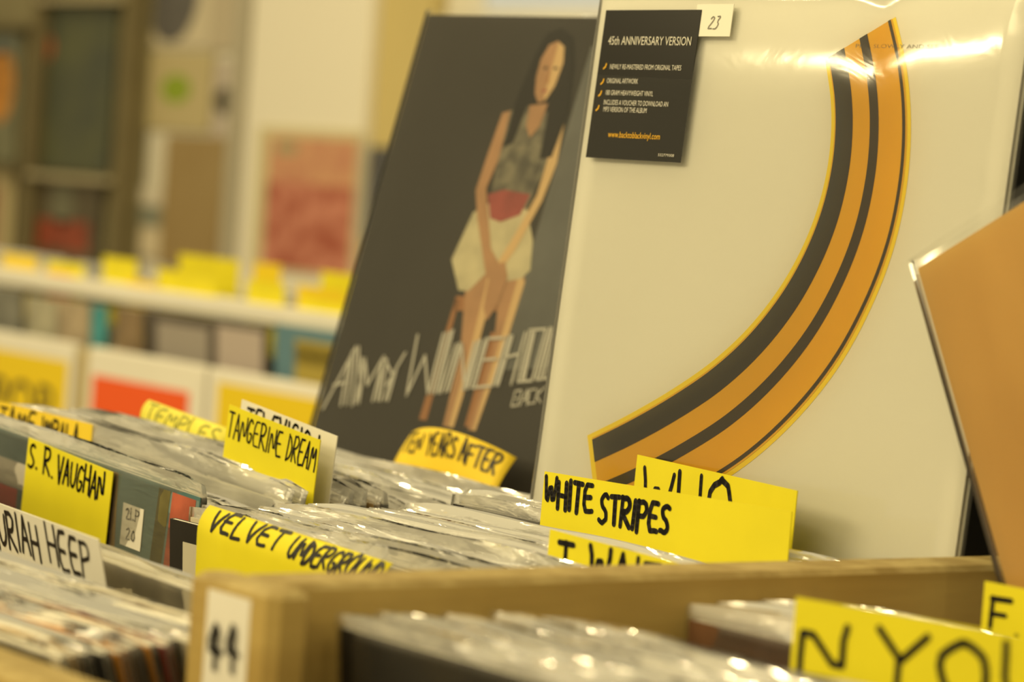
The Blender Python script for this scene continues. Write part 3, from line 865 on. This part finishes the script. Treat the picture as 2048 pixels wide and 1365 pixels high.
fb('lower_floor', -4.6, -2.2, 1.901, 1.954, -.58, -.56)
fb('base_cabinet', -4.6, -2.2, 1.93, 2.45, -EYE, -.621)

# signs on the fascia
def sign(x0, x1, z0, z1, m, label, text=None):
    r = empty('shelf_sign', Matrix.Translation(((x0 + x1) / 2, 1.8842, zz(z0))))
    tag(r, label, 'sign')
    V, F, nr = sheet(FLAT, x1 - x0, z1 - z0, .0006, 1, 1); link('sign_card', mesh('sign_card', V, F), r, [m])
    if text:
        w, h = x1 - x0, z1 - z0
        vv, ff = font_mesh(text, -w * .36, w * .36, h * .16, h * .52, .0007)
        vv2 = list(vv)
        link('lettering', mesh('lettering', vv, ff), r, [INK])
SIGNY = mat('sign_yellow', (.74, .55, .010), .5, .3)
sign(-3.615, -3.385, -.372, -.264, SIGNY, 'yellow sign lettered in black on the white front across the aisle', 'POP')
sign(-3.318, -3.085, -.372, -.274, mat('sign_red', (.78, .10, .015), .5, .3), 'orange-red sign on the white front across the aisle, beside the yellow lettered one')
sign(-3.020, -2.790, -.372, -.255, SIGNY, 'plain yellow sign on the white front across the aisle, beside the dark sleeve')

def far_record(x0, x1, y, ztop, h, color, label, pic=None, lean=0.0):
    M, w = frame(P(x0, y, ztop), P(x1, y, ztop), lean, h)
    r = empty('record_sleeve', M); tag(r, label, 'record')
    q = MB(); q.box(-w / 2, w / 2, -.002, .002, 0, h, mtop=1); q.build('cover', [color, PAPER], r)
    if pic:
        q = MB()
        for (a0, a1, b0, b1, mm) in pic:
            q.poly([(-w / 2 + a0 * w, -.0026, b0 * h), (-w / 2 + a1 * w, -.0026, b0 * h), (-w / 2 + a1 * w, -.0026, b1 * h), (-w / 2 + a0 * w, -.0026, b1 * h)], mm)
        return r, q
    return r, None
DK = mat('far_dark_sleeve', (.10, .085, .075), .5, .3, color2=(.055, .045, .04), nscale=10)
GRL = mat('far_grey_print', (.30, .27, .25), .5, .3)
r, q = far_record(-3.270, -2.985, 1.925, -.186, .315, DK, 'dark grey record sleeve with pale patch in the lower tier across the aisle', [(.12, .55, .72, .96, 0), (.62, .98, .55, .98, 1)], D(-4))
q.build('printed_picture', [GRL, mat('far_mauve_print', (.42, .36, .34), .5, .3)], r)
r, q = far_record(-2.955, -2.640, 1.918, -.178, .315, mat('far_blue_sleeve', (.10, .20, .27), .5, .3), 'blue record sleeve with golden lettering-like block in the lower tier across the aisle', [(.14, .80, .86, .93, 0), (.14, .80, .70, .95, 0)], D(-4))
q.build('printed_picture', [mat('far_gold_print', (.38, .30, .06), .5, .3)], r)
for k, (x0, x1, zt, c, lb) in enumerate(((-4.02, -3.60, -.186, (.20, .20, .18), 'grey-green record sleeve at the frame edge in the lower tier across the aisle'),
                                        (-3.585, -3.500, -.192, (.40, .38, .29), 'beige narrow record sleeve in the lower tier above the yellow lettered sign'),
                                        (-3.497, -3.412, -.190, (.42, .34, .24), 'light brown record sleeve in the lower tier beside the turquoise one'),
                                        (-3.408, -3.372, -.190, (.06, .30, .36), 'turquoise record edge in the lower tier across the aisle'),
                                        (-3.345, -3.282, -.188, (.24, .17, .10), 'brown bundle-like record sleeve in the lower tier beside the dark grey one'))):
    r, q = far_record(x0, x1, 1.928, zt, .315, mat('far_sleeve_tone_%s' % 'abcde'[k], c, .5, .3, noise=.35, nscale=30), lb, None, D(-3))

# bagged records and yellow cards in the upper tier
for k in range(26):
    f = k / 25
    M, w = frame(P(-4.50 + 0.0, 0, 0), P(-4.185, 0, 0), 0, S)
    col_ = [-4.35, -4.01, -3.67, -3.33, -2.99, -2.65][k % 6]
    y = 2.02 + (k // 6) * .075 + rnd.uniform(-.01, .01)
    zt = -.176 + rnd.uniform(-.006, .008)
    c = rnd.choice(['white', 'cream', 'grey', 'white', 'tan'])
    record(col_, y, zt, D(rnd.uniform(-2, 2)), rnd.uniform(-.01, .01), c, 'pale bagged record packed in the upper tier across the aisle, among yellow cards', 'pale records across the aisle', bag=k)
FARC = [(-3.80, -3.69, 2.00, -.144, 'leftmost'), (-3.640, -3.53, 1.985, -.145, ''), (-3.498, -3.402, 1.99, -.130, ''), (-3.410, -3.330, 1.978, -.155, ''),
        (-3.42, -3.265, 2.06, -.119, ''), (-3.335, -3.185, 1.978, -.136, ''), (-3.22, -3.15, 2.05, -.118, ''), (-3.117, -3.026, 1.976, -.136, ''),
        (-3.11, -2.99, 2.08, -.121, ''), (-3.010, -2.905, 1.980, -.135, ''), (-2.990, -2.88, 1.972, -.150, '')]
PLACE = ['at the frame edge, below the maroon-patched sleeve', 'with an orange corner, below the dark red-bottomed sleeve', 'standing tall below the white wall boxes', 'low on the ledge under the wall labels',
         'widest of all, below the brown wall sleeve', 'low, before the widest one', 'narrow, between brown sleeve and pink poster', 'low, below the pink poster',
         'behind, under the right end of pink poster', 'touching the dark leaning sleeve', 'lowest, above the blue sleeve with golden block']
for k, (x0, x1, y, zt, _) in enumerate(FARC):
    card((x0, y, zt), (x1, y - .004, zt), .09, D(rnd.uniform(-3, 3)), YELLOW if k % 3 else SIGNY, [],
         'blurred yellow divider card across the aisle, ' + PLACE[k], group='yellow cards across the aisle', name='divider_card')
card((-3.632, 1.981, -.160), (-3.555, 1.979, -.161), .07, 0, mat('orange_card', (.80, .26, .02), .5, .3), [], 'small orange card across the aisle, low among the yellow ones', name='divider_card')

# ------------------------------------------------------------------ back wall, racks and pictures
def wallbox(name, x0, x1, y0, y1, z0, z1, m, parent=None):
    q = MB(); q.box(x0, x1, y0, y1, zz(z0), zz(z1), c=.004); return q.build(name, [m], parent)
struct(wallbox('trim_1', -5.350, -4.915, 3.36, 3.42, -EYE, 1.8, mat('white_partition', (.80, .77, .69), .7, .2)))
struct(wallbox('trim_2', -4.912, -4.740, 3.38, 3.42, -EYE, 1.8, mat('straw_partition', (.58, .48, .22), .7, .2, noise=.08, nscale=2)))
struct(wallbox('trim_3', -5.390, -5.352, 3.34, 3.42, -EYE, 1.8, mat('grey_post', (.40, .37, .30), .5, .3)))
win = struct(empty('window_1', Matrix.Translation((-4.35, 3.41, zz(.33)))))
q = MB(); q.box(-.22, .40, -.02, 0.009, 0, 1.0); pane = q.build('window_pane', [mat('pale_window_pane', (.50, .55, .62), .2, .5)], win)
pm = MATS['pale_window_pane'].node_tree.nodes['Principled BSDF']
pm.inputs['Emission Color'].default_value = (.42, .46, .56, 1); pm.inputs['Emission Strength'].default_value = .22
q = MB(); q.box(-.25, .43, -.03, 0.009, -.03, -.0005); q.box(-.25, -.2205, -.03, .009, 0, 1.0); q.build('window_frame', [WHITEB], win)

RACKM = mat('brown_rack', (.17, .14, .07), .6, .3, noise=.2, nscale=6)
ro = Vector((-6.3, 3.40, 0))
rack = empty('display_rack', Matrix.Translation(ro)); tag(rack, 'dark brown wall rack holding record sleeves at the frame edge', 'display rack')
def rk(name, x0, x1, y0, y1, z0, z1, m=RACKM):
    q = MB(); q.box(x0 - ro.x, x1 - ro.x, y0 - ro.y, y1 - ro.y, zz(z0), zz(z1), c=.003); return q.build(name, [m], rack)
OLIVE = mat('olive_rack_board', (.26, .23, .13), .6, .3, noise=.15, nscale=4)
rk('back_panel', -6.95, -5.841, 3.40, 3.415, -.75, 1.2, OLIVE)
for x in (-6.315, -5.885): rk('upright', x, x + .045, 3.36, 3.399, -.75, 1.2)
rk('upright', -6.95, -6.90, 3.36, 3.399, -.75, 1.2)
for z in (-.035, -.36, .30): rk('shelf_rail', -6.899, -6.316, 3.345, 3.399, z - .012, z)
for z in (-.045, -.36, .36): rk('shelf_rail', -6.269, -5.886, 3.345, 3.399, z - .012, z, mat('pale_rail', (.45, .40, .27), .5, .3))

def wall_sleeve(x0, x1, z0, z1, y, base, label, pic=(), mats=(), name='record_sleeve', cat='record'):
    r = empty(name, Matrix.Translation(((x0 + x1) / 2, y, zz(z0)))); tag(r, label, cat)
    w, h = x1 - x0, z1 - z0
    q = MB(); q.box(-w / 2, w / 2, -.004, .0, 0, h, c=.0005); q.build('cover', [base], r)
    if pic:
        q = MB()
        for it in pic:
            if it[0] == 'o':
                _, a, b_, rx, rz, mm = it
                q.poly([(-w / 2 + a * w + rx * cos(2 * pi * k / 24), -.0046 - .0002 * mm, b_ * h + rz * sin(2 * pi * k / 24)) for k in range(24)], mm)
            else:
                a0, a1, b0, b1, mm = it
                q.poly([(-w / 2 + a0 * w, -.0044 - .0002 * mm, b0 * h), (-w / 2 + a1 * w, -.0044 - .0002 * mm, b0 * h), (-w / 2 + a1 * w, -.0044 - .0002 * mm, b1 * h), (-w / 2 + a0 * w, -.0044 - .0002 * mm, b1 * h)], mm)
        q.build('printed_picture', list(mats), r)
    return r
mt = lambda n, c, **k: mat(n, c, .5, .3, **k)
wall_sleeve(-6.720, -6.405, -.028, .287, 3.390, mt('print_olive', (.22, .22, .14), noise=.3, nscale=8), 'olive record sleeve with orange patch high on the dark wall rack',
            [('o', .70, .58, .07, .09, 0), (.1, .9, .82, .95, 1)], [mt('print_orange', (.62, .27, .04), noise=.4, nscale=20), mt('print_bluegrey', (.17, .2, .19))])
wall_sleeve(-6.715, -6.400, -.358, -.043, 3.390, mt('print_sand', (.52, .44, .25)), 'sand-coloured record sleeve with maroon patch low on the dark wall rack',
            [(.25, .80, .10, .86, 0)], [mt('print_maroon', (.28, .13, .08), noise=.3, nscale=10)])
wall_sleeve(-6.320, -5.960, -.035, .345, 3.390, mt('print_darkgreen', (.060, .072, .060), color2=(.10, .11, .06), nscale=5), 'large dark green poster with a small red spot on the wall rack',
            [('o', .12, .74, .03, .03, 0)], [mt('print_redspot', (.45, .10, .04))], 'poster', 'poster')
wall_sleeve(-6.305, -5.975, -.357, -.045, 3.390, mt('print_umber', (.12, .10, .065), noise=.3, nscale=8), 'dark brown record sleeve with red lower part below the dark green poster',
            [('o', .45, .78, .055, .052, 0), (.1, .85, .44, .66, 1), (.1, .9, .94, .99, 2)], [mt('print_moss', (.17, .17, .12)), mt('print_brick', (.34, .07, .035), noise=.4, nscale=18), mt('print_palebar', (.5, .45, .32))])
BEI = mt('print_beige', (.60, .54, .42))
wall_sleeve(-5.90, -5.60, .255, .57, 3.415, BEI, 'beige record sleeve with a big dark disc, topmost on the pale wall', [('o', .45, .40, .113, .118, 0)], [mt('print_slate', (.13, .125, .13), noise=.2, nscale=20)])
wall_sleeve(-5.845, -5.575, .072, .245, 3.415, mt('print_khaki', (.50, .43, .25)), 'khaki picture with a bright green dot on the pale wall', [('o', .45, .52, .062, .032, 0)], [mt('print_lime', (.26, .36, .03))])
wall_sleeve(-5.565, -5.480, .035, .225, 3.415, mt('print_lilac', (.52, .46, .42)), 'grey-lilac picture with a dark spot beside the green dot picture', [('o', .60, .55, .045, .030, 0)], [mt('print_soot', (.08, .07, .05))])
wall_sleeve(-5.595, -5.480, .248, .56, 3.415, mt('print_palegrey', (.50, .44, .34)), 'pale grey-beige picture beside the dark disc at the top')
wall_sleeve(-5.725, -5.480, -.225, .060, 3.400, mt('print_umberpanel', (.34, .25, .12), color2=(.30, .21, .09), nscale=3), 'plain brown sleeve on the pale wall beside the grey post')
wall_sleeve(-5.850, -5.730, -.098, -.058, 3.412, mt('box_white', (.66, .62, .54)), 'small white box label topmost of three beside the brown sleeve', name='box_label', cat='label')
wall_sleeve(-5.845, -5.735, -.142, -.104, 3.412, mt('box_grey', (.24, .26, .22)), 'small grey-green label between two pale ones beside the brown sleeve', name='box_label', cat='label')
wall_sleeve(-5.835, -5.735, -.212, -.147, 3.412, mt('box_cream', (.66, .58, .44)), 'small cream label lowest of three beside the brown sleeve', name='box_label', cat='label')
wall_sleeve(-5.285, -4.912, -.205, .088, 3.358, mt('poster_cream', (.60, .54, .34)), 'cream-bordered poster with mottled pink and red print', [(.12, .985, .02, .94, 0), (.12, .985, .02, .62, 1), (.2, .4, .82, .90, 2)],
            [mt('poster_peach', (.60, .33, .20), color2=(.52, .24, .16), nscale=14), mt('poster_pink', (.58, .24, .18), color2=(.34, .08, .05), nscale=20), mt('poster_greygreen', (.36, .33, .2))], 'poster', 'poster')
wall_sleeve(-4.905, -4.780, -.125, .060, 3.378, mt('print_night', (.07, .065, .06), color2=(.10, .11, .15), nscale=6), 'dark small sleeve on the straw-coloured partition, half hidden by the dark leaning sleeve')
wall_sleeve(-4.910, -4.830, -.30, -.13, 3.378, mt('print_tangerine', (.55, .30, .06)), 'small orange sleeve below the dark small one on the straw-coloured partition')
